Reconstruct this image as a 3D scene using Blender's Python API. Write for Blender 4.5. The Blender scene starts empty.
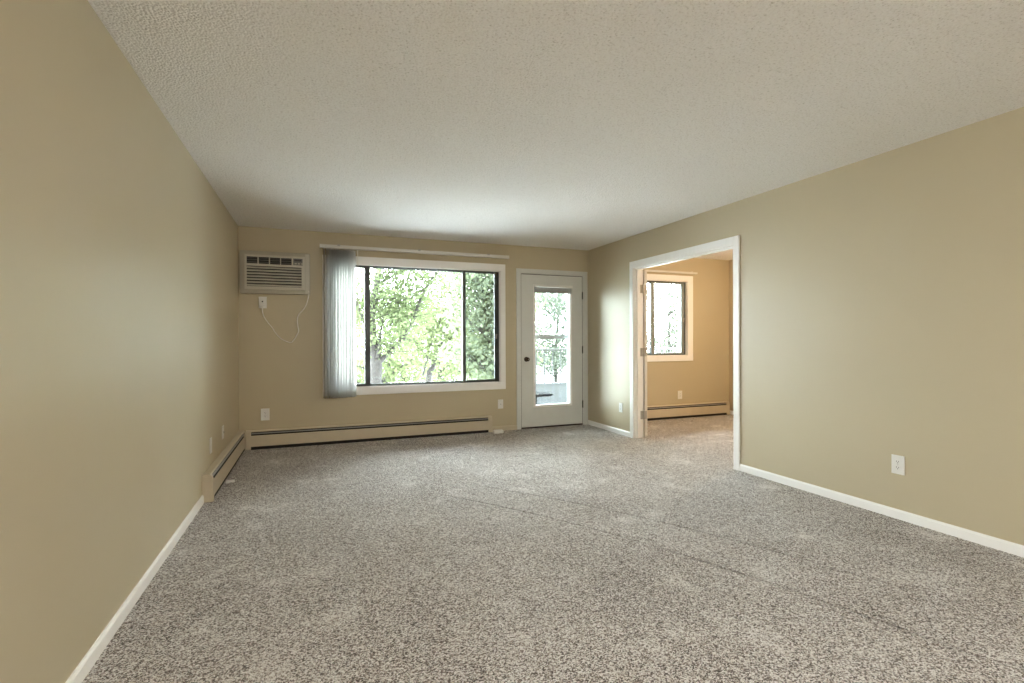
import bpy, bmesh, math, random
import numpy as np
from mathutils import Vector, Matrix

# ------------------------------------------------------------------ camera
SC = bpy.context.scene
COL = SC.collection
F_PX, YAW, PITCH, ROLL, CAM_H = 503.73, 0.3734833, -0.0028188, -0.0035100, 1.186947
XL, XR, YB, H = -0.7712, 3.5780, 6.1938, 2.44          # living room: left, right, window wall, ceiling
YREAR = -3.6                                           # wall behind the photographer
BX1, BY0 = 6.127, 2.3                                  # bedroom: far side wall, near wall
WT = 0.12                                              # partition thickness
XB = XR + WT
YO = YB + 0.20                                         # outer face of the window wall

fw = Vector((math.sin(YAW)*math.cos(PITCH), math.cos(YAW)*math.cos(PITCH), math.sin(PITCH)))
r0 = Vector((math.cos(YAW), -math.sin(YAW), 0)); u0 = r0.cross(fw)
rv = math.cos(ROLL)*r0 + math.sin(ROLL)*u0; uv = -math.sin(ROLL)*r0 + math.cos(ROLL)*u0
cam = bpy.data.cameras.new('camera'); camo = bpy.data.objects.new('camera', cam); COL.objects.link(camo)
cam.sensor_width = 36.0; cam.lens = F_PX/1024*36.0; cam.clip_start = 0.02; cam.clip_end = 500
M3 = Matrix((rv, uv, -fw)).transposed()
camo.matrix_world = Matrix.Translation((0, 0, CAM_H)) @ M3.to_4x4()
SC.camera = camo

def at(px, py, Y):
    """point of the place at depth Y seen at a picture position (surveying helper)"""
    d = fw + (px-512)/F_PX*rv - (py-341.5)/F_PX*uv
    t = Y/d.y
    return Vector((0, 0, CAM_H)) + t*d

# ------------------------------------------------------------------ world and exposure
SKY = 31.0
LAMP_ADDED = 385.0  # added lamp out of view, lifts the living room brightness
LAMP_BED = 98.0
w = bpy.data.worlds.new('overcast_sky'); SC.world = w; w.use_nodes = True
bg = w.node_tree.nodes['Background']; bg.inputs[0].default_value = (0.87, 0.945, 1.0, 1); bg.inputs[1].default_value = SKY
SC.view_settings.view_transform = 'Standard'; SC.view_settings.look = 'None'
SC.view_settings.exposure = 0.0; SC.view_settings.gamma = 1.0; SC.view_settings.use_curve_mapping = False
cy = SC.cycles
cy.max_bounces = 12; cy.diffuse_bounces = 8; cy.glossy_bounces = 4; cy.transparent_max_bounces = 24; cy.transmission_bounces = 6
cy.caustics_reflective = False; cy.caustics_refractive = False; cy.sample_clamp_indirect = 60.0

# ------------------------------------------------------------------ materials
def S(r, g, b):
    f = lambda c: (c/255/12.92 if c/255 <= .04045 else ((c/255+.055)/1.055)**2.4)
    return (f(r), f(g), f(b), 1)
def mat(name, col, rough=.6, metal=0, spec=.5):
    m = bpy.data.materials.new(name); m.use_nodes = True
    b = m.node_tree.nodes['Principled BSDF']
    b.inputs['Base Color'].default_value = col if len(col) == 4 else (*col, 1)
    b.inputs['Roughness'].default_value = rough; b.inputs['Metallic'].default_value = metal
    b.inputs['Specular IOR Level'].default_value = spec
    return m
def nd(m, typ, **kw):
    n = m.node_tree.nodes.new(typ)
    for k, v in kw.items(): setattr(n, k, v)
    return n
def ln(m, a, b): m.node_tree.links.new(a, b)
def bsdf(m): return m.node_tree.nodes['Principled BSDF']
def coords(m):
    return nd(m, 'ShaderNodeTexCoord').outputs['Object']
def noise(m, scale, detail=2, rough=.5, vec=None):
    n = nd(m, 'ShaderNodeTexNoise'); n.inputs['Scale'].default_value = scale
    n.inputs['Detail'].default_value = detail; n.inputs['Roughness'].default_value = rough
    if vec is not None: ln(m, vec, n.inputs['Vector'])
    return n
def math_(m, op, a, b=None, c=None):
    n = nd(m, 'ShaderNodeMath', operation=op)
    for i, v in enumerate((a, b, c)):
        if v is None: continue
        if isinstance(v, (int, float)): n.inputs[i].default_value = v
        else: ln(m, v, n.inputs[i])
    return n.outputs[0]
def ramp(m, fac, stops):
    n = nd(m, 'ShaderNodeValToRGB'); e = n.color_ramp.elements
    while len(e) < len(stops): e.new(.5)
    for i, (p, c) in enumerate(stops): e[i].position = p; e[i].color = c
    ln(m, fac, n.inputs[0]); return n.outputs[0]
def bump(m, height, strength, dist, normal=None):
    n = nd(m, 'ShaderNodeBump'); n.inputs['Strength'].default_value = strength; n.inputs['Distance'].default_value = dist
    ln(m, height, n.inputs['Height'])
    if normal is not None: ln(m, normal, n.inputs['Normal'])
    return n.outputs[0]

# painted drywall: roller stipple, very slightly uneven colour, eggshell sheen
def paint(name, col, rough):
    m = mat(name, col, rough); v = coords(m)
    n1 = noise(m, 1.3, 2, .5, v); c2 = tuple(c*.965 for c in col[:3])+(1,)
    ln(m, ramp(m, n1.outputs[0], [(.3, col), (.7, c2)]), bsdf(m).inputs['Base Color'])
    n2 = noise(m, 190, 2, .6, v); n3 = noise(m, 5, 3, .5, v)
    b1 = bump(m, n3.outputs[0], .12, .006)
    ln(m, bump(m, n2.outputs[0], .16, .0006, b1), bsdf(m).inputs['Normal'])
    return m
M = {}
M['wall'] = paint('beige_eggshell_paint', (.520, .455, .322, 1), .43)
M['bedwall'] = M['wall']
# popcorn ceiling
m = mat('popcorn_ceiling', (.72, .69, .65, 1), .9, spec=.2); v = coords(m)
vo = nd(m, 'ShaderNodeTexVoronoi'); vo.inputs['Scale'].default_value = 95; ln(m, v, vo.inputs['Vector'])
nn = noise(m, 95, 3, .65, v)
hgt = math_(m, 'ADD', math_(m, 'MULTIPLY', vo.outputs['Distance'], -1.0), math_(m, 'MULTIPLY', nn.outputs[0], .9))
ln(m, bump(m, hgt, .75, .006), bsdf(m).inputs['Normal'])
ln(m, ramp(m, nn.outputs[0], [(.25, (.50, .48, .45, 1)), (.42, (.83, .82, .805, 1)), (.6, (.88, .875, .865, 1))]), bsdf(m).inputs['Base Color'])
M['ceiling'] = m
# carpet: cut pile in flecked taupe with vacuum wheel tracks and trodden patches
m = mat('flecked_taupe_carpet', (.3, .27, .23, 1), .95, spec=.15); v = coords(m)
wob = noise(m, 60, 2, .5, v)
mixv = nd(m, 'ShaderNodeMixRGB'); mixv.inputs[0].default_value = .012
ln(m, v, mixv.inputs[1]); ln(m, wob.outputs['Color'], mixv.inputs[2])
vo = nd(m, 'ShaderNodeTexVoronoi'); vo.inputs['Scale'].default_value = 205; ln(m, mixv.outputs[0], vo.inputs['Vector'])
vcol = nd(m, 'ShaderNodeSeparateColor'); ln(m, vo.outputs['Color'], vcol.inputs[0])
n1 = noise(m, 170, 2, .7, v)
tuft = math_(m, 'ADD', math_(m, 'MULTIPLY', vcol.outputs[0], .55), math_(m, 'MULTIPLY', n1.outputs[0], .5))
patch = noise(m, 1.7, 4, .6, v)
worn = noise(m, 3.4, 3, .55, v)
spot = math_(m, 'MULTIPLY', math_(m, 'MAXIMUM', math_(m, 'SUBTRACT', worn.outputs[0], .58), 0.0), .8)
tuft = math_(m, 'ADD', tuft, spot)
tp = math_(m, 'ADD', tuft, math_(m, 'MULTIPLY', math_(m, 'SUBTRACT', patch.outputs[0], .5), .20))
ln(m, ramp(m, tp, [(.33, (.050, .034, .026, 1)), (.43, (.27, .215, .18, 1)), (.54, (.58, .53, .485, 1)), (.70, (.88, .86, .835, 1))]), bsdf(m).inputs['Base Color'])
sep = nd(m, 'ShaderNodeSeparateXYZ'); ln(m, v, sep.inputs[0])
def track(x_a, y_a, x_b, y_b, bow, wd):
    # distance from a gently bowed line on the floor -> groove
    L = math.hypot(x_b-x_a, y_b-y_a); ux, uy = (x_b-x_a)/L, (y_b-y_a)/L
    dx = math_(m, 'SUBTRACT', sep.outputs[0], x_a); dy = math_(m, 'SUBTRACT', sep.outputs[1], y_a)
    s = math_(m, 'ADD', math_(m, 'MULTIPLY', dx, ux), math_(m, 'MULTIPLY', dy, uy))
    t = math_(m, 'ADD', math_(m, 'MULTIPLY', dx, -uy), math_(m, 'MULTIPLY', dy, ux))
    q = math_(m, 'MULTIPLY', math_(m, 'MULTIPLY', s, math_(m, 'SUBTRACT', L, s)), 4*bow/L/L)
    t = math_(m, 'ABSOLUTE', math_(m, 'SUBTRACT', t, q))
    g = math_(m, 'SUBTRACT', 1.0, math_(m, 'MINIMUM', math_(m, 'DIVIDE', t, wd), 1.0))
    inside = math_(m, 'MULTIPLY', math_(m, 'GREATER_THAN', s, 0), math_(m, 'LESS_THAN', s, L))
    return math_(m, 'MULTIPLY', g, inside)
gro = math_(m, 'ADD', track(.90, 3.80, 2.30, 1.10, .16, .017), track(1.25, 3.90, 2.62, 1.50, .13, .017))
pile = math_(m, 'ADD', math_(m, 'MULTIPLY', vo.outputs['Distance'], -1.1), math_(m, 'MULTIPLY', n1.outputs[0], 1.3))
big = bump(m, math_(m, 'MULTIPLY', gro, -1.0), 1.0, .017, bump(m, patch.outputs[0], .35, .03))
ln(m, bump(m, pile, 1.0, .007, big), bsdf(m).inputs['Normal'])
bsdf(m).inputs['Sheen Weight'].default_value = .25; bsdf(m).inputs['Sheen Roughness'].default_value = .4
M['carpet'] = m

def satin(name, col, rough=.4, wear=.04):
    m = mat(name, col, rough); v = coords(m); n = noise(m, 9, 3, .6, v)
    c2 = tuple(c*(1-wear) for c in col[:3])+(1,)
    ln(m, ramp(m, n.outputs[0], [(.35, tuple(col[:3])+(1,)), (.7, c2)]), bsdf(m).inputs['Base Color']); return m
M['trim'] = satin('white_semigloss_trim', (.88, .88, .875), .35, .02)
M['doorpaint'] = satin('offwhite_door_paint', (.65, .665, .65), .4)
M['beddoor'] = satin('white_bedroom_door_paint', (.74, .70, .65), .4)
M['heater'] = satin('beige_enamel_heater', (.56, .49, .375), .45, .06)
M['dark'] = satin('recess_shade_black', (.012, .011, .010), .8)  # near-black colour standing for shade inside and under the heaters
M['fin'] = satin('aluminium_fins', (.25, .25, .25), .4)
M['plate'] = satin('white_plastic_plate', (.78, .78, .76), .35)
M['slot'] = mat('dark_slot', (.03, .028, .025), .7)
M['acshell'] = satin('aged_white_plastic', (.56, .54, .475), .5)
M['acsleeve'] = satin('grey_cream_sleeve', (.44, .415, .345), .5)
M['acdark'] = mat('charcoal_vent', (.035, .035, .035), .6)
M['acpanel'] = satin('grey_control_panel', (.14, .14, .135), .35)
M['cordm'] = satin('white_cord', (.80, .78, .73), .5)
M['alu'] = satin('dark_bronze_aluminium', (.035, .045, .048), .35)
M['alu_light'] = satin('grey_aluminium_edge', (.22, .25, .25), .35)
M['rail'] = satin('white_head_rail', (.70, .69, .65), .45)
M['bronze'] = mat('oil_rubbed_bronze', (.05, .035, .025), .35, .8)
M['hinge'] = mat('dark_hinge', (.012, .011, .010), .6)
M['steel'] = mat('satin_nickel', (.45, .44, .42), .35, .9)
M['storm'] = satin('white_storm_door', (.80, .82, .85), .4)
M['balc'] = satin('grey_white_balcony_paint', (.105, .115, .138), .6)
M['balrail'] = satin('grey_railing_paint', (.045, .048, .052), .5)
M['bench'] = mat('dark_bench_paint', (.006, .0065, .009), .9, spec=.1)
M['concrete'] = satin('balcony_concrete', (.22, .22, .215), .9, .2)
M['siding'] = satin('exterior_siding', (.45, .42, .36), .8)
M['lampmetal'] = mat('brushed_nickel_ring', (.5, .48, .44), .35, .9)

def glass():
    m = bpy.data.materials.new('clear_pane'); m.use_nodes = True; nt = m.node_tree; nt.nodes.clear()
    o = nd(m, 'ShaderNodeOutputMaterial'); t = nd(m, 'ShaderNodeBsdfTransparent'); g = nd(m, 'ShaderNodeBsdfGlossy')
    t.inputs[0].default_value = (.96, .985, .97, 1); g.inputs['Roughness'].default_value = .02
    fr = nd(m, 'ShaderNodeFresnel'); fr.inputs[0].default_value = 1.35
    x = nd(m, 'ShaderNodeMixShader'); ln(m, fr.outputs[0], x.inputs[0]); ln(m, t.outputs[0], x.inputs[1]); ln(m, g.outputs[0], x.inputs[2])
    ln(m, x.outputs[0], o.inputs[0]); return m
M['glass'] = glass()
def screen():
    m = bpy.data.materials.new('insect_screen'); m.use_nodes = True; nt = m.node_tree; nt.nodes.clear()
    o = nd(m, 'ShaderNodeOutputMaterial'); t = nd(m, 'ShaderNodeBsdfTransparent'); d = nd(m, 'ShaderNodeBsdfDiffuse')
    d.inputs[0].default_value = (.16, .18, .18, 1)
    x = nd(m, 'ShaderNodeMixShader'); x.inputs[0].default_value = .26
    ln(m, t.outputs[0], x.inputs[1]); ln(m, d.outputs[0], x.inputs[2]); ln(m, x.outputs[0], o.inputs[0]); return m
M['screen'] = screen()
def translucent(name, col, tcol, mixf, scale=None, col2=None):
    m = bpy.data.materials.new(name); m.use_nodes = True; nt = m.node_tree; nt.nodes.clear()
    o = nd(m, 'ShaderNodeOutputMaterial'); d = nd(m, 'ShaderNodeBsdfDiffuse'); t = nd(m, 'ShaderNodeBsdfTranslucent')
    d.inputs[0].default_value = col; t.inputs[0].default_value = tcol
    if scale:
        n = noise(m, scale, 3, .6, coords(m))
        ln(m, ramp(m, n.outputs[0], [(.35, col), (.65, col2)]), d.inputs[0])
        ln(m, ramp(m, n.outputs[0], [(.35, tcol), (.65, tuple(min(1, 1.25*c) for c in tcol[:3])+(1,))]), t.inputs[0])
    x = nd(m, 'ShaderNodeMixShader'); x.inputs[0].default_value = mixf
    ln(m, d.outputs[0], x.inputs[1]); ln(m, t.outputs[0], x.inputs[2]); ln(m, x.outputs[0], o.inputs[0]); return m
M['vane'] = translucent('ribbed_vinyl_vane', (.72, .72, .70, 1), (.84, .83, .81, 1), .36, 30, (.66, .66, .64, 1))
M['miniblind'] = translucent('mini_blind_slats', (.5, .51, .52, 1), (.4, .42, .43, 1), .2)
M['minislat'] = satin('grey_mini_slat', (.40, .41, .42), .5)
M['leaf_a'] = translucent('maple_leaf', (.070, .092, .046, 1), (.125, .155, .070, 1), .45, 1.4, (.095, .115, .068, 1))
M['leaf_b'] = translucent('pale_leaf', (.072, .092, .044, 1), (.112, .136, .060, 1), .45, 1.1, (.092, .108, .060, 1))
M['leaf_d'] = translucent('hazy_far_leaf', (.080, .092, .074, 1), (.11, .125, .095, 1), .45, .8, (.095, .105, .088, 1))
M['leaf_c'] = translucent('deep_green_leaf', (.095, .122, .085, 1), (.19, .23, .13, 1), .48, 1.6, (.125, .145, .11, 1))
m = mat('grey_brown_bark', (.13, .11, .09, 1), .95); n = noise(m, 14, 4, .7, coords(m))
ln(m, ramp(m, n.outputs[0], [(.3, (.008, .007, .006, 1)), (.7, (.026, .023, .021, 1))]), bsdf(m).inputs['Base Color'])
ln(m, bump(m, n.outputs[0], .8, .03), bsdf(m).inputs['Normal']); M['bark'] = m
m = mat('lawn_ground', (.1, .15, .06, 1), .95); n = noise(m, .25, 4, .6, coords(m))
ln(m, ramp(m, n.outputs[0], [(.28, (.05, .08, .03, 1)), (.36, (.10, .12, .07, 1)), (.42, (.60, .60, .60, 1))]), bsdf(m).inputs['Base Color']); M['lawn'] = m
def emit(name, col, s):
    m = bpy.data.materials.new(name); m.use_nodes = True; nt = m.node_tree; nt.nodes.clear()
    o = nd(m, 'ShaderNodeOutputMaterial'); e = nd(m, 'ShaderNodeEmission'); e.inputs[0].default_value = col; e.inputs[1].default_value = s
    ln(m, e.outputs[0], o.inputs[0]); return m
M['glow_added'] = emit('added_lamp_glow', (1, .955, .89, 1), LAMP_ADDED)
M['glow_bed'] = emit('lit_warm_opal_glass', (1, .71, .43, 1), LAMP_BED)

# ------------------------------------------------------------------ mesh helpers
def box(bm, x0, x1, y0, y1, z0, z1, bev=0):
    r = bmesh.ops.create_cube(bm, size=1)
    vs = r['verts']
    for v_ in vs:
        v_.co = Vector((x0+(v_.co.x+.5)*(x1-x0), y0+(v_.co.y+.5)*(y1-y0), z0+(v_.co.z+.5)*(z1-z0)))
    if bev:
        es = list({e for v_ in vs for e in v_.link_edges})
        bmesh.ops.bevel(bm, geom=es, offset=bev, segments=2, affect='EDGES', profile=.6)
    return bm
def prism(bm, prof, axis, a, b):
    """closed 2-D profile extruded along an axis: axis 'x' profile=(y,z), 'y' profile=(x,z), 'z' profile=(x,y)"""
    def P(p, t):
        return {'x': (t, p[0], p[1]), 'y': (p[0], t, p[1]), 'z': (p[0], p[1], t)}[axis]
    A = [bm.verts.new(P(p, a)) for p in prof]; B = [bm.verts.new(P(p, b)) for p in prof]
    n = len(prof)
    for i in range(n): bm.faces.new((A[i], A[(i+1) % n], B[(i+1) % n], B[i]))
    bm.faces.new(A[::-1]); bm.faces.new(B)
    bmesh.ops.recalc_face_normals(bm, faces=bm.faces)
    return bm
def tube(bm, pts, rad, seg=8):
    pts = [Vector(p) for p in pts]; rings = []
    rr = rad if isinstance(rad, (list, tuple)) else [rad]*len(pts)
    side = None
    for i, p in enumerate(pts):
        d = (pts[min(i+1, len(pts)-1)]-pts[max(i-1, 0)]).normalized()
        if side is None:
            side = d.cross(Vector((0, 0, 1)) if abs(d.z) < .9 else Vector((1, 0, 0))).normalized()
        side = (side - d*side.dot(d)).normalized(); up = d.cross(side)
        rings.append([bm.verts.new(p + rr[i]*(math.cos(2*math.pi*k/seg)*side + math.sin(2*math.pi*k/seg)*up)) for k in range(seg)])
    for a, b in zip(rings, rings[1:]):
        for k in range(seg): bm.faces.new((a[k], a[(k+1) % seg], b[(k+1) % seg], b[k]))
    bm.faces.new(rings[0][::-1]); bm.faces.new(rings[-1])
    return bm
def lathe(bm, prof, origin, axis, seg=24):
    """profile of (radius, height) about an axis through origin"""
    ax = Vector(axis).normalized(); s = ax.orthogonal().normalized(); u = ax.cross(s); o = Vector(origin); rings = []
    for r, h in prof:
        if r < 1e-6: rings.append([bm.verts.new(o+ax*h)])
        else: rings.append([bm.verts.new(o+ax*h+r*(math.cos(2*math.pi*k/seg)*s+math.sin(2*math.pi*k/seg)*u)) for k in range(seg)])
    for a, b in zip(rings, rings[1:]):
        for k in range(seg):
            k2 = (k+1) % seg
            if len(a) == 1 and len(b) == 1: continue
            if len(a) == 1: bm.faces.new((a[0], b[k2], b[k]))
            elif len(b) == 1: bm.faces.new((a[k], a[k2], b[0]))
            else: bm.faces.new((a[k], a[k2], b[k2], b[k]))
    return bm
def obj(name, bm, material, parent=None, smooth=False):
    me = bpy.data.meshes.new(name); bmesh.ops.recalc_face_normals(bm, faces=bm.faces); bm.to_mesh(me); bm.free()
    me.materials.append(M[material])
    if smooth:
        for p in me.polygons: p.use_smooth = True
    o = bpy.data.objects.new(name, me); COL.objects.link(o)
    if parent is not None: o.parent = parent
    return o
def B(*a, **k): return box(bmesh.new(), *a, **k)
def tag(o, label, cat, group=None, kind=None):
    o['label'] = label; o['category'] = cat
    if group: o['group'] = group
    if kind: o['kind'] = kind
    return o
def thing(name, label, cat, loc=(0, 0, 0), rz=0, group=None, kind=None):
    o = bpy.data.objects.new(name, None); COL.objects.link(o); o.location = loc; o.rotation_euler = (0, 0, rz)
    o.empty_display_size = .05
    return tag(o, label, cat, group, kind)
def wall_holes(axis, t0, t1, a0, a1, z0, z1, holes):
    """one wall mesh with rectangular openings; axis 'x': runs along x between y=t0..t1; 'y': runs along y"""
    bm = bmesh.new()
    xs = sorted({a0, a1, *[h[0] for h in holes], *[h[1] for h in holes]})
    zs = sorted({z0, z1, *[h[2] for h in holes], *[h[3] for h in holes]})
    n, k = len(xs), len(zs)
    solid = lambda i, j: 0 <= i < n-1 and 0 <= j < k-1 and not any(h[0] <= (xs[i]+xs[i+1])/2 <= h[1] and h[2] <= (zs[j]+zs[j+1])/2 <= h[3] for h in holes)
    V = {}
    def vt(i, j, s):
        if (i, j, s) not in V:
            t = (t0, t1)[s]; V[i, j, s] = bm.verts.new((xs[i], t, zs[j]) if axis == 'x' else (t, xs[i], zs[j]))
        return V[i, j, s]
    for i in range(n-1):
        for j in range(k-1):
            if not solid(i, j): continue
            for s in (0, 1): bm.faces.new([vt(i, j, s), vt(i+1, j, s), vt(i+1, j+1, s), vt(i, j+1, s)])
            for (di, dj, p, q) in ((-1, 0, (i, j), (i, j+1)), (1, 0, (i+1, j), (i+1, j+1)), (0, -1, (i, j), (i+1, j)), (0, 1, (i, j+1), (i+1, j+1))):
                if not solid(i+di, j+dj): bm.faces.new([vt(*p, 0), vt(*q, 0), vt(*q, 1), vt(*p, 1)])
    return bm

# ------------------------------------------------------------------ the setting
W1 = dict(x0=.155, x1=2.262, z0=.636, z1=2.088)                     # living-room window opening
D1 = dict(x0=2.545, x1=3.503, z0=0, z1=2.085)                        # balcony door opening
W2 = dict(x0=4.06, x1=5.300, z0=.945, z1=2.070)                      # bedroom window opening
OP = dict(y0=3.545, y1=5.115, z1=2.055)                              # bedroom doorway
tag(obj('floor', B(XL-.15, BX1+.15, YREAR-.15, YO, -.12, 0), 'carpet'), 'flecked taupe cut-pile carpet covering the whole floor', 'floor', kind='structure')
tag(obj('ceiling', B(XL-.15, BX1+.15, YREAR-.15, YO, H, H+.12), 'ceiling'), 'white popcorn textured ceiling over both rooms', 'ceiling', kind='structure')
tag(obj('wall_left', B(XL-.15, XL, YREAR-.15, YO, 0, H), 'wall'), 'long beige painted wall on the left', 'wall', kind='structure')
tag(obj('wall_back', wall_holes('x', YB, YO, XL, XR+WT/2, 0, H, [(W1['x0'], W1['x1'], W1['z0'], W1['z1']), (D1['x0'], D1['x1'], D1['z0'], D1['z1'])]), 'wall'),
    'beige far wall holding the big window and glazed door', 'wall', kind='structure')
tag(obj('wall_right', wall_holes('y', XR, XB, YREAR, YB, 0, H, [(OP['y0'], OP['y1'], 0, OP['z1'])]), 'wall'), 'beige right wall with the wide doorway to the bedroom', 'wall', kind='structure')
tag(obj('wall_rear', B(XL, XB, YREAR-.15, YREAR, 0, H), 'wall'), 'beige wall behind the viewer', 'wall', kind='structure')
tag(obj('wall_bedroom_back', wall_holes('x', YB, YO, XR+WT/2, BX1+.15, 0, H, [(W2['x0'], W2['x1'], W2['z0'], W2['z1'])]), 'bedwall'), 'warm lit beige bedroom wall with the small window', 'wall', kind='structure')
tag(obj('wall_bedroom_right', B(BX1, BX1+.15, BY0-.12, YB, 0, H), 'bedwall'), 'beige side wall at the far end of the bedroom', 'wall', kind='structure')
tag(obj('wall_bedroom_front', B(XB, BX1, BY0-.12, BY0, 0, H), 'bedwall'), 'beige near wall of the bedroom', 'wall', kind='structure')

# baseboards with an eased top edge
BBH, BBT = .062, .012
def bb_prof(s0, d): return [(s0, 0), (s0+d*BBT, 0), (s0+d*BBT, BBH*.8), (s0+d*BBT*.45, BBH), (s0, BBH)]
HL_Y0 = 4.255                                                        # near end of the left heater
tag(obj('baseboard_left', prism(bmesh.new(), bb_prof(XL, 1), 'y', YREAR, HL_Y0), 'trim'), 'white baseboard along the left wall', 'baseboard', kind='structure')
tag(obj('baseboard_right', prism(bmesh.new(), bb_prof(XR, -1), 'y', YREAR, OP['y0']-.062), 'trim'), 'white baseboard along the right wall before the doorway', 'baseboard', kind='structure')
tag(obj('baseboard_right_far', prism(bmesh.new(), bb_prof(XR, -1), 'y', OP['y1']+.062, YB), 'trim'), 'short white baseboard between the doorway and the far corner', 'baseboard', kind='structure')
tag(obj('baseboard_back', prism(bmesh.new(), bb_prof(YB, -1), 'x', 2.13, D1['x0']-.056), 'heater'), 'short baseboard between the heater and the balcony door', 'baseboard', kind='structure')
tag(obj('baseboard_bedroom_right', prism(bmesh.new(), bb_prof(BX1, -1), 'y', BY0, YB), 'trim'), 'white baseboard on the bedroom side wall', 'baseboard', kind='structure')
tag(obj('baseboard_bedroom_back', prism(bmesh.new(), bb_prof(YB, -1), 'x', 6.075, BX1-.012), 'trim'), 'tiny white baseboard beside the bedroom heater', 'baseboard', kind='structure')
tag(obj('baseboard_rear', prism(bmesh.new(), bb_prof(YREAR, 1), 'x', XL, XR), 'trim'), 'white baseboard on the wall behind the viewer', 'baseboard', kind='structure')

# ------------------------------------------------------------------ windows
def casing(root, x0, x1, z0, z1, wd, proud=.018, m='trim', y=None, wz=None):
    wz = wz or wd
    y = YB if y is None else y
    # stepped profile: flat board with a raised outer band
    for nm, a in (('casing', (x0-wd, x1+wd, z1, z1+wz)), ('casing', (x0-wd, x1+wd, z0-wz, z0)), ('casing', (x0-wd, x0, z0, z1)), ('casing', (x1, x1+wd, z0, z1))):
        o = obj(nm, B(a[0], a[1], y-proud, y-.0005, a[2], a[3], bev=.004), m, root)
def frame_bm(x0, x1, z0, z1, y0, y1, l, r, b, t):
    bm = bmesh.new()
    box(bm, x0, x0+l, y0, y1, z0, z1); box(bm, x1-r, x1, y0, y1, z0, z1)
    box(bm, x0+l, x1-r, y0, y1, z0, z0+b); box(bm, x0+l, x1-r, y0, y1, z1-t, z1)
    return bm
win = thing('window_1', 'wide three-part window with white casing and dark metal sashes', 'window', ((W1['x0']+W1['x1'])/2*0, 0, 0), kind='structure')
casing(win, W1['x0'], W1['x1'], W1['z0'], W1['z1'], .070, wz=.090)
# white jamb liner around the opening
bm = frame_bm(W1['x0']-.0, W1['x1']+.0, W1['z0']-.0, W1['z1']+.0, YB-.002, YB+0.0300, .008, .008, .008, .008)
obj('jamb_liner', bm, 'trim', win)
ix0, ix1, iz0, iz1 = W1['x0']+.008, W1['x1']-.008, W1['z0']+.008, W1['z1']-.008
obj('outer_frame', frame_bm(ix0, ix1, iz0, iz1, YB+0.0300, YB+0.1050, .014, .014, .010, .010), 'alu', win)
def sash(parent, x0, x1, y0, y1, l, r, b, t, extra=None, m='alu'):
    s = obj('sash', frame_bm(x0, x1, iz0+.010, iz1-.010, y0, y1, l, r, b, t), m, parent)
    obj('pane', B(x0+l-.003, x1-r+.003, (y0+y1)/2-.002, (y0+y1)/2+.002, iz0+.010+b-.003, iz1-.010-t+.003), 'glass', s)
    return s
xa, xb = at(370.1, 330, YB+.04).x, at(466.2, 330, YB+.04).x
s1 = sash(win, ix0+.014, xa, YB+0.0330, YB+0.0610, .03, .062, .022, .016)
s3 = sash(win, xb-.030, ix1-.014, YB+0.0330, YB+0.0610, .022, .044, .022, .016)
s2 = sash(win, xa-.03, xb, YB+0.0650, YB+0.0910, .03, .030, .012, .010, m='alu')
edge = obj('meeting_stile', B(xb-.052, xb-.030, YB+0.0350, YB+0.0650, iz0+.012, iz1-.012), 'alu_light', win)
obj('insect_screen', B(xb-.01, ix1-.02, YB+.0935, YB+.0945, iz0+.012, iz1-.012), 'screen', win)
def latch(par, x, z, y):
    bm = B(x-.008, x+.008, y-.012, y, z-.03, z+.03, bev=.003); tube(bm, [(x, y-.01, z), (x, y-.02, z+.006), (x, y-.032, z+.03)], .004, 6)
    obj('latch', bm, 'steel', par)
latch(s3, ix1-.014-.022, 1.235, YB+0.0330)

# bedroom window
win2 = thing('window_2', 'small sliding window with pale casing in the bedroom', 'window', kind='structure')
casing(win2, W2['x0'], W2['x1'], W2['z0'], W2['z1'], .103, .02, wz=.085)
obj('jamb_liner', frame_bm(W2['x0'], W2['x1'], W2['z0'], W2['z1'], YB-.002, YB+0.0300, .008, .008, .008, .008), 'trim', win2)
ix0b, ix1b, iz0b, iz1b = W2['x0']+.008, W2['x1']-.008, W2['z0']+.008, W2['z1']-.008
obj('outer_frame', frame_bm(ix0b, ix1b, iz0b, iz1b, YB+0.0300, YB+0.1050, .014, .014, .012, .012), 'alu', win2)
def sash2(x0, x1, y0, y1, l, r, m):
    s = obj('sash', frame_bm(x0, x1, iz0b+.012, iz1b-.012, y0, y1, l, r, .02, .02), m, win2)
    obj('pane', B(x0+l-.003, x1-r+.003, (y0+y1)/2-.002, (y0+y1)/2+.002, iz0b+.029, iz1b-.029), 'glass', s); return s
xm0, xm1 = at(650.6, 320, YB+.05).x, at(655.4, 320, YB+.05).x
sash2(ix0b+.014, xm1-.005, YB+0.0650, YB+0.0910, .03, .05, 'alu_light')
sb = sash2(xm0, ix1b-.014, YB+0.0330, YB+0.0610, .05, .045, 'alu_light')
latch(sb, ix1b-.036, 1.48, YB+0.0330)
rod = thing('curtain_rail', 'slim white curtain rail over the bedroom window', 'curtain rail')
obj('rail', B(3.95, 5.46, YB-.055, YB-.02, 2.185, 2.212, bev=.004), 'rail', rod)
for x in (4.1, 5.38): obj('bracket', B(x-.012, x+.012, YB-.03, YB-.0005, 2.19, 2.225, bev=.003), 'rail', rod)

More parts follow.
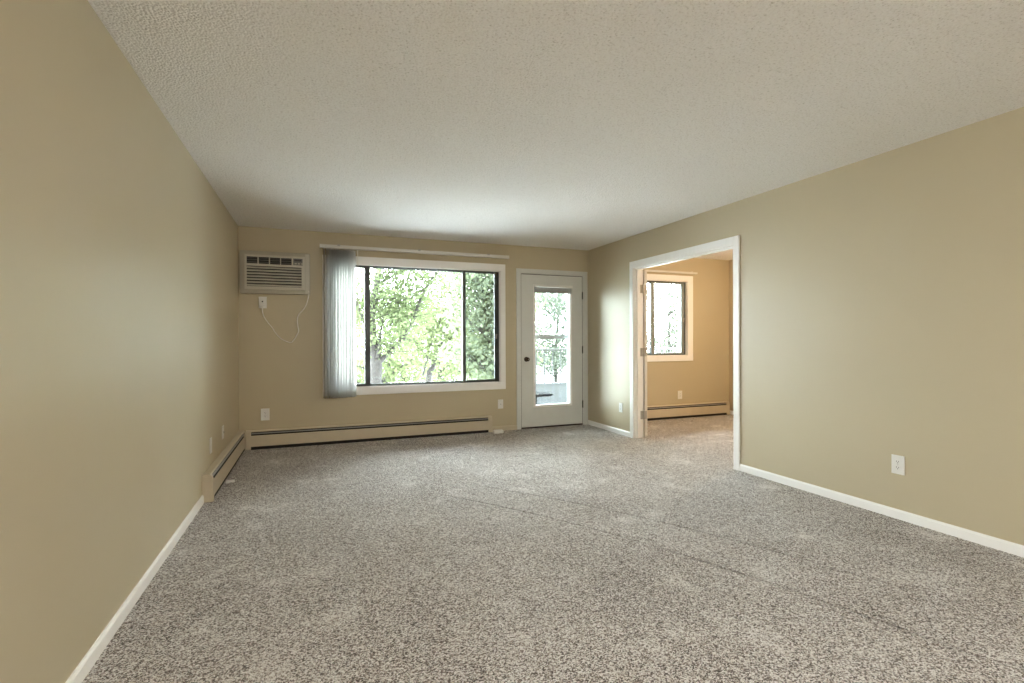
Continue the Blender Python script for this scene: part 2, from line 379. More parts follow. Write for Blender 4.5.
# ------------------------------------------------------------------ balcony door
d1 = thing('door_1', 'off-white balcony door with one tall glass lite and dark knob', 'door', kind='structure')
TR = .056
obj('casing', B(D1['x0']-TR, D1['x0']+.004, YB-.018, YB-.0005, 0, D1['z1']+.052, bev=.004), 'doorpaint', d1)
obj('casing', B(D1['x1']-.004, D1['x1']+TR, YB-.018, YB-.0005, 0, D1['z1']+.052, bev=.004), 'doorpaint', d1)
obj('casing', B(D1['x0']+.004, D1['x1']-.004, YB-.0178, YB-.0005, D1['z1']-.006, D1['z1']+.052, bev=.004), 'doorpaint', d1)
bm = bmesh.new(); box(bm, D1['x0'], D1['x0']+.012, YB, YO, 0, D1['z1']); box(bm, D1['x1']-.012, D1['x1'], YB, YO, 0, D1['z1']); box(bm, D1['x0'], D1['x1'], YB, YO, D1['z1']-.012, D1['z1'])
obj('jamb', bm, 'doorpaint', d1)
obj('threshold', B(D1['x0']+.012, D1['x1']-.012, YB+.004, YO+.02, .0005, .016, bev=.004), 'bronze', d1)
dx0, dx1, dz0, dz1, dy0, dy1 = D1['x0']+.020, D1['x1']-.020, .022, D1['z1']-.020, YB+.006, YB+.050
bm = bmesh.new(); box(bm, dx0-.0078, dx0-.0002, dy0+.004, dy1, .018, dz1+.0078); box(bm, dx1+.0002, dx1+.0078, dy0+.004, dy1, .018, dz1+.0078); box(bm, dx0, dx1, dy0+.004, dy1, dz1+.0002, dz1+.0078)
obj('slab_gap_shade', bm, 'slot', d1)  # dark strip standing in for the shaded gap around the slab
gx0, gx1, gz0, gz1 = 2.765, 3.288, .310, 1.905                       # clear glass
bm = wall_holes('x', dy0, dy1, dx0, dx1, dz0, dz1, [(gx0-.022, gx1+.022, gz0-.022, gz1+.022)])
leaf = obj('door_slab', bm, 'doorpaint', d1)
lf = obj('glass_frame', frame_bm(gx0-.030, gx1+.030, gz0-.030, gz1+.030, dy0-.010, dy1+.010, .030, .030, .030, .030), 'trim', d1)
obj('pane', B(gx0-.004, gx1+.004, (dy0+dy1)/2-.003, (dy0+dy1)/2+.003, gz0-.004, gz1+.004), 'glass', d1)
kb = obj('door_knob', lathe(bmesh.new(), [(0, 0), (.032, 0), (.033, .004), (.028, .008), (.012, .012), (.011, .030), (.020, .036), (.027, .046), (.028, .054), (.024, .064), (.012, .070), (0, .071)], (2.634, dy0, .930), (0, -1, 0)), 'bronze', d1, True)
obj('keyhole', lathe(bmesh.new(), [(0, 0), (.006, 0), (.006, .002), (0, .002)], (2.634, dy0-.071, .930), (0, -1, 0), 10), 'steel', kb)
for z in (1.804, 1.049, .290):
    bm = B(dx1-.004, dx1+.012, dy0-.004, dy0+.004, z-.05, z+.05); tube(bm, [(dx1+.003, dy0-.007, z-.052), (dx1+.003, dy0-.007, z+.052)], .007, 8)
    obj('hinge', bm, 'hinge', d1)
# raised mini blind hung at the head of the glass
mb = thing('mini_blind', 'pale mini blind drawn up to the top of the door glass', 'blind')
obj('head_rail', B(2.742, 3.315, dy0-.040, dy0-.0105, 1.900, 1.930, bev=.003), 'plate', mb)
for k in range(9):
    z = 1.896-.0076*k
    prism_bm = prism(bmesh.new(), [(dy0-.040, z-.0008), (dy0-.026, z+.0022), (dy0-.012, z-.0008), (dy0-.012, z-.0066), (dy0-.026, z-.0040), (dy0-.040, z-.0066)], 'x', 2.748, 3.309)
    obj('slat', prism_bm, 'minislat', mb)
obj('bottom_rail', B(2.748, 3.309, dy0-.037, dy0-.014, 1.822, 1.832, bev=.002), 'miniblind', mb)
obj('tilt_cord', tube(bmesh.new(), [(3.30, dy0-.043, 1.915), (3.302, dy0-.043, 1.7), (3.301, dy0-.043, 1.52)], .0022, 6), 'cordm', mb)
# storm door on the outer face
sd = thing('door_3', 'white storm door with a mid rail seen through the balcony door glass', 'door', kind='structure')
sy0, sy1 = YO-.045, YO-.01
sx0, sx1 = D1['x0']+.014, D1['x1']-.014
obj('stile', B(sx0, sx0+.09, sy0, sy1, .03, 2.06), 'storm', sd); obj('stile', B(sx1-.145, sx1, sy0, sy1, .03, 2.06), 'storm', sd)
obj('top_rail', B(sx0+.09, sx1-.145, sy0, sy1, 1.97, 2.06), 'storm', sd); obj('mid_rail', B(sx0+.09, sx1-.145, sy0, sy1, 1.198, 1.258), 'storm', sd)
obj('bottom_rail', B(sx0+.09, sx1-.145, sy0, sy1, .03, .20), 'storm', sd)
for z0, z1 in ((.197, 1.201), (1.255, 1.973)): obj('pane', B(sx0+.087, sx1-.142, sy0+.015, sy0+.019, z0, z1), 'glass', sd)

# ------------------------------------------------------------------ doorway to the bedroom
d2 = thing('door_2', 'wide white cased doorway with a door folded back inside the bedroom', 'doorway', kind='structure')
y0, y1, z1 = OP['y0'], OP['y1'], OP['z1']; CW = .062
for (xa_, xb_) in ((XR-.016, XR-.0005), (XB+.0005, XB+.016)):
    obj('casing', B(xa_, xb_, y0-CW, y0+.006, 0, z1+CW+.01, bev=.004), 'trim', d2); obj('casing', B(xa_, xb_, y1-.006, y1+CW, 0, z1+CW+.01, bev=.004), 'trim', d2)
    obj('casing', B(xa_+.0002, xb_-.0002, y0+.006, y1-.006, z1-.006, z1+CW+.01, bev=.004), 'trim', d2)
obj('jamb', B(XR, XB, y0, y0+.014, 0, z1), 'trim', d2); obj('jamb', B(XR, XB, y1-.014, y1, 0, z1), 'trim', d2); obj('jamb', B(XR, XB, y0+.014, y1-.014, z1-.014, z1), 'trim', d2)
bm = bmesh.new(); box(bm, XR+.035, XR+.07, y1-.026, y1-.014, 0, z1-.014); box(bm, XR+.035, XR+.07, y0+.014, y1-.026, z1-.026, z1-.014)
obj('door_stop', bm, 'trim', d2)
leaf_e = bpy.data.objects.new('door_leaf', None)
bm = B(0, .76, -.035, 0, .015, z1-.02, bev=.002)
leaf_o = obj('door_leaf', bm, 'beddoor', d2); bpy.data.objects.remove(leaf_e)
leaf_o.location = (XB+.024, y1-.020, 0); leaf_o.rotation_euler = (0, 0, math.radians(83))
for z in (1.80, 1.035, .275):
    bm = B(XB-.034, XB-.001, y1-.0165, y1-.0138, z-.05, z+.05); tube(bm, [(XB+.008, y1-.022, z-.052), (XB+.008, y1-.022, z+.052)], .0075, 8)
    box(bm, XB+.016, XB+.052, y1-.0245, y1-.0205, z-.05, z+.05)
    obj('hinge', bm, 'steel', d2)

# ------------------------------------------------------------------ baseboard heaters
def heater(name, label, axis, wall, sgn, a0, a1, cap0, cap1, cap_w=.05):
    """profile coordinate = distance from wall (sgn points into the room), running a0..a1"""
    h = thing(name, label, 'heater', group='baseboard heaters')
    def P(pts): return [(wall+sgn*d, z) for d, z in pts]
    Hh, D = .205, .068
    b0, b1 = a0+(cap_w if cap0 else 0), a1-(cap_w if cap1 else 0)
    obj('back_plate', prism(bmesh.new(), P([(.001, .010), (.005, .010), (.005, Hh-.006), (.001, Hh-.006)]), axis, b0, b1), 'heater', h)
    obj('top_cover', prism(bmesh.new(), P([(.001, Hh), (.046, Hh), (.055, Hh-.010), (.0535, Hh-.013), (.044, Hh-.005), (.001, Hh-.005)]), axis, b0, b1), 'heater', h)
    obj('front_panel', prism(bmesh.new(), P([(D-.005, .036), (D, .036), (D, .150), (D-.004, .156), (D-.007, .154), (D-.005, .149)]), axis, b0, b1), 'heater', h)
    obj('damper', prism(bmesh.new(), P([(.048, .181), (.058, .170), (.0595, .1715), (.0495, .1825)]), axis, b0+.004, b1-.004), 'fin', h)
    obj('recess_shade', prism(bmesh.new(), P([(.006, .032), (D-.006, .032), (D-.006, .148), (.044, .152), (.038, .197), (.006, .196)]), axis, b0, b1), 'dark', h)  # solid filler, its black stands for the shade in the slot
    obj('lower_gap_shade', prism(bmesh.new(), P([(.002, .001), (D-.009, .001), (D-.009, .031), (.002, .031)]), axis, b0, b1), 'dark', h)  # black strip in place of the shadow below the front panel
    prof = P([(.001, .004), (D+.003, .004), (D+.003, .155), (.060, Hh-.012), (.048, Hh+.003), (.001, Hh+.003)])
    if cap0: obj('end_cap', prism(bmesh.new(), prof, axis, a0, b0), 'heater', h)
    if cap1: obj('end_cap', prism(bmesh.new(), prof, axis, b1, a1), 'heater', h)
    return h
heater('baseboard_heater', 'long beige baseboard heater under the large window', 'x', YB, -1, XL+.072, 2.125, True, True)
heater('baseboard_heater', 'short beige baseboard heater along the left wall', 'y', XL, 1, HL_Y0, YB-.001, True, True, .045)
heater('baseboard_heater', 'beige baseboard heater under the bedroom window', 'x', YB, -1, 4.0, 6.072, True, True)
tag(obj('pipe_cover', box(B(2.112, 2.238, 6.015, 6.070, .0005, .040, bev=.006), 2.125, 2.225, 6.024, 6.062, .0395, .044, bev=.001), 'plate'), 'small white block on the carpet at the end of the long heater', 'pipe cover')
bm = B(-.695, -.668, 4.770, 4.800, .0005, .024, bev=.004); tube(bm, [(-.69, 4.785, .013), (-.632, 4.785, .013), (-.630, 4.785, .013)], [.011, .011, .008], 8)
tag(obj('door_stop_block', bm, 'plate'), 'small pale block on the carpet beside the left wall heater', 'block')

# ------------------------------------------------------------------ outlets
def outlet(label, loc, rz, kind='duplex', wd=.072, ht=.118):
    o = thing('wall_outlet' if kind == 'duplex' else 'wall_plate', label, 'outlet' if kind == 'duplex' else 'wall plate', loc, rz, 'wall plates')
    obj('plate', B(-wd/2, wd/2, -.007, -.0005, -ht/2, ht/2, bev=.003), 'plate', o)
    if kind == 'duplex':
        for s in (1, -1):
            zc = s*.0195
            bm = bmesh.new(); pr = []
            for k in range(16):
                a = 2*math.pi*k/16; pr.append((.0165*math.cos(a), zc+max(-.0125, min(.0125, .0165*math.sin(a)))))
            prism(bm, pr, 'y', -.009, -.006); rc = obj('receptacle', bm, 'plate', o)
            bm = bmesh.new()
            for dx in (-.0065, .0065): box(bm, dx-.0012, dx+.0012, -.0094, -.0085, zc-.001, zc+.0075)
            lathe(bm, [(0, 0), (.0026, 0), (.0026, .0006), (0, .0006)], (0, -.009, zc-.007), (0, -1, 0), 8)
            obj('slot', bm, 'slot', rc)
        obj('screw', lathe(bmesh.new(), [(0, 0), (.003, 0), (.0025, .001), (0, .0012)], (0, -.007, 0), (0, -1, 0), 8), 'steel', o)
    elif kind == 'coax':
        obj('connector', lathe(bmesh.new(), [(0, 0), (.0065, 0), (.0065, .003), (.0047, .003), (.0047, .011), (0, .011)], (0, -.007, 0), (0, -1, 0), 10), 'steel', o)
        for s in (1, -1): obj('screw', lathe(bmesh.new(), [(0, 0), (.003, 0), (.0025, .001), (0, .0012)], (0, -.007, s*.042), (0, -1, 0), 8), 'steel', o)
    else:
        for s in (1, -1): obj('screw', lathe(bmesh.new(), [(0, 0), (.003, 0), (.0025, .001), (0, .0012)], (0, -.007, s*.03), (0, -1, 0), 8), 'plate', o)
    return o
HP = math.pi/2
outlet('white duplex outlet on the right wall above the long baseboard', (XR, 2.160, .357), -HP, wd=.080, ht=.124)
outlet('white duplex outlet on the far wall below the air conditioner', (-.513, YB, .373), 0, wd=.086, ht=.132)
outlet('narrow white plate between the heater end and the balcony door', (2.262, YB, .350), 0, 'coax')
outlet('white duplex outlet between the far corner and the bedroom doorway', (XR, 5.388, .335), -HP)
outlet('white wall plate above the left wall heater, nearer the viewer', (XL, 4.575, .362), HP, 'blank', .078, .124)
outlet('white wall plate above the left wall heater, nearer the corner', (XL, 5.140, .372), HP, 'coax', .078, .118)
outlet('pale duplex outlet below the bedroom window', (5.161, YB, .346), 0, wd=.080, ht=.125)

# ------------------------------------------------------------------ vertical blind
vb = thing('vertical_blind', 'vertical blind with pale vanes stacked at the side of the big window', 'blind')
ry0, ry1 = YB-.110, YB-.066
ra, rb = at(320, 246, YB-.11), at(509, 259, YB-.11)
RZ0, RZ1 = 2.242, 2.280
obj('head_rail', prism(bmesh.new(), [(ry0, RZ0+.004), (ry0+.004, RZ0), (ry1-.004, RZ0), (ry1, RZ0+.004), (ry1, RZ1), (ry0, RZ1)], 'x', ra.x, rb.x), 'rail', vb)
for x in (ra.x+.2, (ra.x+rb.x)/2-.02, rb.x-.28):
    bm = B(x-.015, x+.015, ry0-.004, YB-.0005, RZ1, RZ1+.006); box(bm, x-.015, x+.015, ry0-.004, ry0-.0005, RZ1-.012, RZ1+.006)
    obj('bracket', bm, 'steel', vb)
obj('end_cap', B(ra.x-.004, ra.x, ry0-.001, ry1+.001, RZ0-.001, RZ1+.001), 'rail', vb); obj('end_cap', B(rb.x, rb.x+.004, ry0-.001, ry1+.001, RZ0-.001, RZ1+.001), 'rail', vb)
def vane_mesh():
    bm = bmesh.new(); n = 6; wv = .089; rows = []
    for z in (.532, 1.1, 1.7, RZ0-.012):
        r = []
        for k in range(n+1):
            s = (k/n-.5); r.append(bm.verts.new((s*wv, .010*(1-4*s*s), z)))
        rows.append(r)
    for a, b in zip(rows, rows[1:]):
        for k in range(n): bm.faces.new((a[k], a[k+1], b[k+1], b[k]))
    bmesh.ops.solidify(bm, geom=list(bm.faces), thickness=.0008)
    return bm
random.seed(5)
NV = 14; va = at(324.5, 320, YB-.088).x; vbx = at(353.5, 320, YB-.088).x
first = None
for k in range(NV):
    if first is None: o = obj('vane', vane_mesh(), 'vane', vb, True); first = o
    else: o = first.copy(); COL.objects.link(o); o.parent = vb
    t = k/(NV-1)
    o.location = (va+(vbx-va)*t+random.uniform(-.005, .005), YB-.088, random.uniform(-.003, .003))
    o.rotation_euler = (0, 0, math.radians(73-12*t+random.uniform(-15, 15)))
    obj('vane_clip', B(o.location.x-.004, o.location.x+.004, YB-.094, YB-.082, RZ0-.022, RZ0+.001), 'rail', vb)
obj('wand', tube(bmesh.new(), [(vbx+.048, YB-.115, RZ0), (vbx+.050, YB-.117, 1.6), (vbx+.050, YB-.117, 1.05)], .004, 6), 'cordm', vb)

# ------------------------------------------------------------------ through-wall air conditioner
PR = .070
yf = YB-PR
a_, b_ = at(239.4, 251.3, yf), at(310.2, 294.8, yf)
ax0, ax1, az0, az1 = a_.x, b_.x, at(310.2, 294.8, yf).z, at(310.2, 253.6, yf).z
ax0 = max(ax0, XL+.008)
acx = thing('air_conditioner', 'white through-wall air conditioner high in the corner of the far wall', 'air conditioner')
bm = bmesh.new(); box(bm, ax0, ax1, yf+.012, YB-.0005, az0, az1, bev=.006)
obj('sleeve', bm, 'acsleeve', acx)
fx0, fx1 = at(244.6, 270, yf).x, at(305.0, 270, yf).x
fz0, fz1 = at(275, 289.6, yf).z, at(275, 255.6, yf).z
# front bezel with two openings
gx0_, gx1_ = at(246.6, 260, yf).x, at(302.6, 260, yf).x
vz1, vz0 = fz1-.022, fz1-.098
lz1, lz0 = fz1-.122, fz0+.030
cx0 = at(293.2, 260, yf).x
vx1 = at(291.6, 260, yf).x
bm = wall_holes('x', yf-.012, yf+.012, fx0, fx1, fz0, fz1, [(gx0_, vx1, vz0, vz1), (cx0, gx1_, vz0, vz1), (gx0_, gx1_-.012, lz0, lz1)])
obj('front_bezel', bm, 'acshell', acx)
obj('vent_recess', B(gx0_-.004, vx1+.004, yf+.0105, yf+.0118, vz0-.004, vz1+.004), 'acdark', acx)
for k in range(1, 4):
    x = gx0_+(vx1-gx0_)*k/4; obj('vent_divider', B(x-.005, x+.005, yf-.011, yf+.010, vz0, vz1), 'acshell', acx)
for j in range(3):
    z = vz0+(vz1-vz0)*(j+.6)/3.2
    obj('vent_blade', prism(bmesh.new(), [(yf-.004, z), (yf+.009, z+.009), (yf+.010, z+.0075), (yf-.003, z-.002)], 'x', gx0_, vx1), 'acpanel', acx)
obj('control_panel', B(cx0, gx1_, yf-.004, yf+.0118, vz0, vz1), 'acpanel', acx)
obj('display', B(cx0+.012, gx1_-.012, yf-.006, yf-.0035, vz0+.045, vz1-.012), 'acdark', acx)
for k in range(3): obj('control_button', B(cx0+.014+k*.034, cx0+.036+k*.034, yf-.0065, yf-.0035, vz0+.012, vz0+.026, bev=.001), 'acsleeve', acx)
obj('intake_recess', B(gx0_-.004, gx1_-.008, yf+.0105, yf+.0118, lz0-.004, lz1+.004), 'acdark', acx)
NL = 7
for j in range(NL):
    z = lz0+(lz1-lz0)*(j+.5)/NL; p = (lz1-lz0)/NL
    obj('louver', prism(bmesh.new(), [(yf-.011, z-.02*p), (yf+.008, z+.30*p), (yf+.010, z+.24*p), (yf-.0105, z-.36*p)], 'x', gx0_, gx1_-.012), 'acshell', acx)
obj('side_strip', B(fx1+.004, ax1-.006, yf+.002, yf+.0125, az0+.012, az1-.012), 'acshell', acx)
# power cord to the plug
cordpts = [(309.0, 291), (308.6, 296), (306.5, 304), (303.5, 309.5), (299, 314), (297.3, 319), (297.8, 326), (298.6, 331), (296.3, 336), (293, 341), (290.5, 342.6), (286, 341.2), (281, 338.5), (276, 333.5), (272.5, 328), (268, 322.5), (264, 316.5), (262.5, 311), (262.4, 304)]
pts = []
for i, (x, y_) in enumerate(cordpts):
    dep = YB-PR-.004 if i == 0 else (YB-.045 if i == 1 else (YB-.008 if i < len(cordpts)-2 else YB-.034))
    pts.append(at(x, y_, dep))
def smooth_pts(P, n=4):
    out = []
    for i in range(len(P)-1):
        p0, p1, p2, p3 = P[max(i-1, 0)], P[i], P[i+1], P[min(i+2, len(P)-1)]
        for k in range(n):
            t = k/n; out.append(.5*((2*p1)+(-p0+p2)*t+(2*p0-5*p1+4*p2-p3)*t*t+(-p0+3*p1-3*p2+p3)*t**3))
    out.append(P[-1]); return out
obj('power_cord', tube(bmesh.new(), smooth_pts(pts), .0062, 8), 'cordm', acx, True)
pc = at(262.6, 302.4, YB-.02)
plug_o = outlet('white wall plate with a plugged-in safety plug under the air conditioner', (pc.x, YB, pc.z), 0, 'blank', .080, .128)
pl = obj('plug', B(pc.x-.026, pc.x+.026, YB-.045, YB-.0075, pc.z-.042, pc.z+.030, bev=.006), 'plate', acx)
obj('reset_button', lathe(bmesh.new(), [(0, 0), (.008, 0), (.007, .003), (0, .003)], (pc.x, YB-.045, pc.z+.008), (0, -1, 0), 10), 'slot', pl)

# ------------------------------------------------------------------ ceiling lamps
def dome(label, x, y, R, glow, drop=.075, group=None):
    L = thing('ceiling_lamp', label, 'lamp', (x, y, H), group=group)
    obj('ring', lathe(bmesh.new(), [(R*.4, -.0005), (R*1.04, -.0005), (R*1.06, -.012), (R*1.04, -.028), (R*.96, -.028), (R*.4, -.02)], (0, 0, 0), (0, 0, 1), 28), 'lampmetal', L, True)
    n = 7; prof = [(R*math.cos(math.pi/2*k/n), -.028-drop*math.sin(math.pi/2*k/n)) for k in range(n)]+[(0, -.028-drop)]
    obj('lamp_shade', lathe(bmesh.new(), prof, (0, 0, 0), (0, 0, 1), 24), glow, L, True)
    obj('finial', lathe(bmesh.new(), [(0, 0), (.012, -.002), (.009, -.014), (0, -.02)], (0, 0, -.028-drop), (0, 0, 1), 10), 'lampmetal', L, True)
    return L
dome('added unseen ceiling lamp behind the viewer to brighten the room', 0.7, -1.5, .20, 'glow_added')  # unseen fixture added as fill light for the room
L = thing('ceiling_lamp', 'warm glowing globe lamp hanging from the bedroom ceiling', 'lamp', (5.30, 4.35, H))
obj('canopy', lathe(bmesh.new(), [(0, -.0005), (.07, -.0005), (.07, -.015), (.012, -.035), (.012, -.320), (.035, -.335), (.035, -.352), (0, -.352)], (0, 0, 0), (0, 0, 1), 20), 'lampmetal', L, True)
obj('lamp_shade', lathe(bmesh.new(), [(0, -.352)]+[(.15*math.sin(math.pi*k/10), -.462+.11*math.cos(math.pi*k/10)) for k in range(1, 10)]+[(0, -.572)], (0, 0, 0), (0, 0, 1), 20), 'glow_bed', L, True)

sdx = thing('smoke_detector', 'small round white detector on the bedroom ceiling', 'detector', (5.77, 5.52, H))
obj('body', lathe(bmesh.new(), [(0, -.0005), (.075, -.0005), (.075, -.014), (.066, -.030), (.030, -.038), (0, -.038)], (0, 0, 0), (0, 0, 1), 24), 'plate', sdx, True)
obj('vent_ring', lathe(bmesh.new(), [(.070, -.012), (.0765, -.014), (.0765, -.020), (.070, -.022)], (0, 0, 0), (0, 0, 1), 24), 'slot', sdx)

# ------------------------------------------------------------------ balcony
BYO = 7.62; BXL, BXR = 2.66, 7.6
tag(obj('balcony_slab', B(BXL, BXR, YO, BYO+.06, -.22, -.03), 'concrete'), 'concrete balcony slab outside the glazed door', 'balcony', kind='structure')
rl = thing('balcony_railing', 'grey balcony railing with slim bars above a solid panel', 'railing')
zt = at(553, 349.7, BYO).z; zb = at(553, 383.5, BYO).z
obj('top_rail', B(BXL, BXR, BYO-.02, BYO+.025, zt-.018, zt+.018, bev=.004), 'balrail', rl)
obj('bottom_rail', B(BXL, BXR, BYO-.022, BYO+.027, zb-.02, zb+.015, bev=.004), 'balc', rl)
obj('solid_panel', B(BXL, BXR, BYO-.012, BYO+.012, -.03, zb-.02), 'balc', rl)
xb0 = at(536.2, 365, BYO).x; stepx = (at(560.7, 365, BYO).x-xb0)/3
x = xb0-stepx*4; bar0 = None
while x < BXR-.05:
    if x > BXL+.03:
        if bar0 is None: bar0 = o = obj('baluster', B(-.009, .009, BYO-.009, BYO+.009, zb+.015, zt-.018), 'balrail', rl)
        else: o = bar0.copy(); COL.objects.link(o); o.parent = rl
        o.location = (x, 0, 0)
    x += stepx
pA, pB = at(526, 394, 7.0), at(549.6, 393.2, 7.0)
bn = thing('low_bench', 'low dark bench top on the balcony behind the door glass', 'bench', ((pA.x+pB.x)/2, 7.0, -.03))
wx = (pB.x-pA.x)/2
bz = pA.z+.03
obj('top', prism(bmesh.new(), [(-wx, bz-.035), (wx*.72, bz-.035), (wx, bz), (-wx, bz)], 'y', -.15, .15), 'bench', bn)
for sx in (-1.0, -.55):
    for sy in (-1, 1): obj('leg', B(sx*wx*.9-.02, sx*wx*.9+.02, sy*.12-.02, sy*.12+.02, 0, bz-.035), 'bench', bn)

# ------------------------------------------------------------------ outdoors
GZ = -3.3
tag(obj('ground', B(-90, 110, YO+.05, 140, GZ-.3, GZ), 'lawn'), 'lawn and pale paving far below the windows', 'ground', kind='structure')
def leaves_mesh(name, centers, sizes, rng, material, parent):
    n = len(centers)
    nrm = rng.normal(size=(n, 3)); nrm[:, 2] += .5; nrm /= np.linalg.norm(nrm, axis=1)[:, None]
    t = rng.normal(size=(n, 3)); t -= nrm*(t*nrm).sum(1)[:, None]; t /= np.linalg.norm(t, axis=1)[:, None]
    b = np.cross(nrm, t); s = sizes[:, None]
    V = np.stack([centers-t*s*.6, centers-b*s*.38-t*s*.05+nrm*s*.08, centers+t*s*.6, centers+b*s*.38-t*s*.05+nrm*s*.08], 1).reshape(-1, 3)
    me = bpy.data.meshes.new(name); me.vertices.add(4*n); me.vertices.foreach_set('co', V.astype(np.float32).ravel())
    idx = np.arange(4*n).reshape(n, 4); tri = np.concatenate([idx[:, [0, 1, 2]], idx[:, [0, 2, 3]]], 1).reshape(-1)
    me.loops.add(6*n); me.loops.foreach_set('vertex_index', tri.astype(np.int32))
    me.polygons.add(2*n); me.polygons.foreach_set('loop_start', np.arange(0, 6*n, 3, dtype=np.int32))
    me.update(calc_edges=True); me.validate(); me.materials.append(M[material])
    o = bpy.data.objects.new(name, me); COL.objects.link(o); o.parent = parent; o['kind'] = 'stuff'
    return o
def tree(label, trunk, branches, mat_leaf, nleaf, lsize, seed, spread=.35, twig=5, bare=0):
    """trunk / branches: lists of (points, r0, r1); leaves gather around twigs that grow from the outer branches"""
    rng = np.random.default_rng(seed); random.seed(seed)
    base = trunk[0][0][0]
    T = thing('tree', label, 'tree', base, group='trees outside the windows')
    off = Vector(base)
    def limb(nm, P, ra_, rb_, seg):
        P = smooth_pts([Vector(p) for p in P], 3); n = len(P)
        bm = tube(bmesh.new(), [p-off for p in P], [ra_+(rb_-ra_)*i/(n-1) for i in range(n)], seg)
        return obj(nm, bm, 'bark', T, True), P
    tips = []
    for i, (P, a, b) in enumerate(trunk):
        _, Q = limb('trunk', P, a, b, 10); tips += Q[len(Q)//2:]
    for P, a, b in branches:
        _, Q = limb('branch', P, a, b, 7); tips += Q[1:]
    # twigs
    bm = bmesh.new(); ends = []
    for p in tips:
        for k in range(twig):
            d = Vector(rng.normal(size=3)); d.z = abs(d.z)*.7+.05; d.normalize(); L = spread*random.uniform(.8, 2.2)
            q1 = p+d*L*.5+Vector(rng.normal(size=3))*.05; q2 = p+d*L+Vector((0, 0, -.08*L))
            tube(bm, [p-off, q1-off, q2-off], [.010, .006, .003], 4); ends += [q1, q2, q2]
    obj('twigs', bm, 'bark', T)['kind'] = 'stuff'
    ends = np.array([list(e) for e in ends])
    c = ends[rng.integers(0, len(ends), nleaf)]+rng.normal(size=(nleaf, 3))*spread*np.array([.55, .55, .38])-np.array(list(off))
    leaves_mesh('foliage', c, lsize*rng.uniform(.6, 1.3, nleaf), rng, mat_leaf, T)
    return T
def pix(pp, Y, wob=0):
    return [at(x_, y_, Y+(random.uniform(-wob, wob) if i else 0)) for i, (x_, y_) in enumerate(pp)]
def rooted(pp, Y):
    P = pix(pp, Y, .15); g = P[0].copy(); g.z = GZ; g.x -= .15; return [g]+P
random.seed(2)
Y1, Y2, Y3 = 12.0, 15.3, 9.2
tree('near forked tree with grey trunk at the side of the big window',
     [(rooted([(375, 386), (376, 362), (372, 338), (371, 312), (377, 285), (380, 262), (384, 235)], Y1), .17, .03)],
     [(pix([(377, 364), (390, 351), (402, 340), (412, 322), (418, 306), (426, 288), (440, 268)], Y1, .5), .07, .02),
      (pix([(377, 358), (380, 340), (382, 322), (390, 308)], Y1, .4), .035, .012),
      (pix([(390, 326), (398, 312), (408, 301), (425, 288), (445, 272)], Y1, .6), .028, .010),
      (pix([(372, 330), (360, 312), (350, 290), (335, 270)], Y1, .6), .045, .015),
      (pix([(377, 285), (392, 276), (408, 268), (425, 252)], Y1, .6), .03, .012),
      (pix([(375, 310), (392, 300), (398, 304)], Y1, .6), .025, .010)],
     'leaf_a', 8500, .072, 11, .32, 4)
tree('slender leaning tree with a fork in the middle of the big window',
     [(rooted([(428, 384), (433, 367), (437, 356), (443, 337), (448, 318), (453, 297), (456, 284), (460, 255)], Y2), .10, .02)],
     [(pix([(437, 356), (447, 343), (456, 331), (466, 312), (476, 290)], Y2, .5), .045, .012),
      (pix([(437, 357), (446, 353), (462, 352), (486, 353)], Y2, .4), .035, .010),
      (pix([(423, 375), (431, 345), (437, 329), (446, 304), (452, 285)], Y2, .4), .03, .010),
      (pix([(433, 362), (418, 348), (402, 338), (392, 320)], Y2, .6), .03, .010)],
     'leaf_b', 9500, .078, 12, .36, 4)
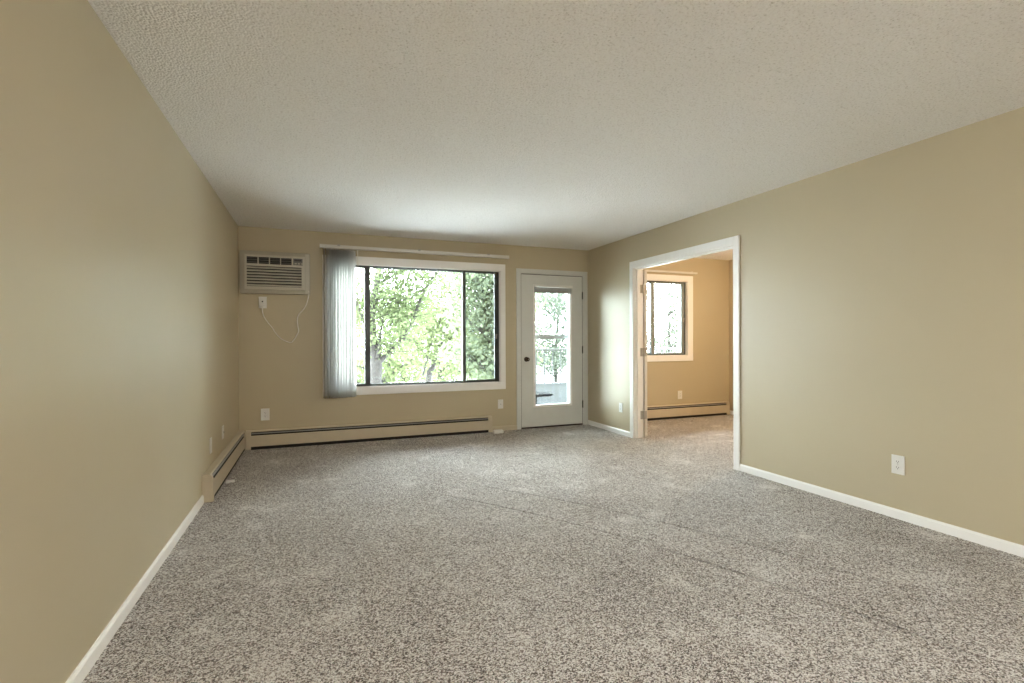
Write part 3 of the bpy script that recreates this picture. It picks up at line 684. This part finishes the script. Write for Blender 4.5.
tree('dark green tree behind the screened right pane of the big window',
     [(rooted([(506, 400), (504, 360), (500, 320), (496, 290), (488, 260)], Y3), .13, .03)],
     [(pix([(505, 368), (492, 345), (480, 330), (466, 318)], Y3, .5), .05, .012),
      (pix([(505, 380), (490, 372), (476, 362), (462, 360)], Y3, .6), .04, .012),
      (pix([(502, 340), (490, 320), (482, 300), (478, 280)], Y3, .5), .04, .012),
      (pix([(498, 308), (486, 290), (474, 278), (462, 270)], Y3, .5), .03, .012)],
     'leaf_c', 6500, .085, 13, .30, 5)
def back_tree(label, px, Y, zc, R, nleaf, lsize, ml, seed, nb=9):
    random.seed(seed); g = at(px, 350, Y); base = Vector((g.x, Y, GZ)); top = Vector((g.x+.3, Y, zc+R*.7))
    mid = Vector((g.x+random.uniform(-.3, .3), Y, (GZ+zc)/2))
    br = []
    for k in range(nb):
        z = zc+R*random.uniform(-.9, .6); a = random.uniform(0, 2*math.pi); L = R*random.uniform(.6, 1.0)
        p = Vector((g.x, Y, z-.5)); q = p+Vector((math.cos(a)*L*.5, math.sin(a)*L*.5, .5*R*.5)); e = p+Vector((math.cos(a)*L, math.sin(a)*L, R*.35))
        br.append(([p, q, e], .06, .015))
    tree(label, [([base, mid, Vector((g.x+.1, Y, zc)), top], .22, .04)], br, ml, nleaf, lsize, seed, R*.28, 4)
back_tree('broad pale tree standing behind the forked tree', 384, 21.5, -.4, 2.3, 5000, .15, 'leaf_b', 21)
back_tree('tall tree far back beyond the screened window pane', 490, 28, .6, 3.2, 5000, .18, 'leaf_a', 23)
back_tree('rounded pale tree far back beyond the slender leaning tree', 436, 37, .4, 3.6, 10000, .18, 'leaf_b', 22)
back_tree('far tree behind the vertical blind at the window side', 350, 46, .8, 4.0, 4500, .22, 'leaf_b', 24)
back_tree('low leafy tree at the foot of the view in the big window', 404, 56, -1.2, 4.2, 4500, .26, 'leaf_b', 31)
back_tree('low leafy tree right of centre at the foot of the view', 452, 68, 0.0, 5.0, 6500, .28, 'leaf_b', 32)
back_tree('hazy pale tree seen through the balcony door glass', 556, 44, 1.8, 4.8, 15000, .20, 'leaf_d', 25, 14)
back_tree('hazy pale tree seen through the bedroom window', 668, 42, 2.2, 5.6, 11000, .22, 'leaf_d', 26, 14)
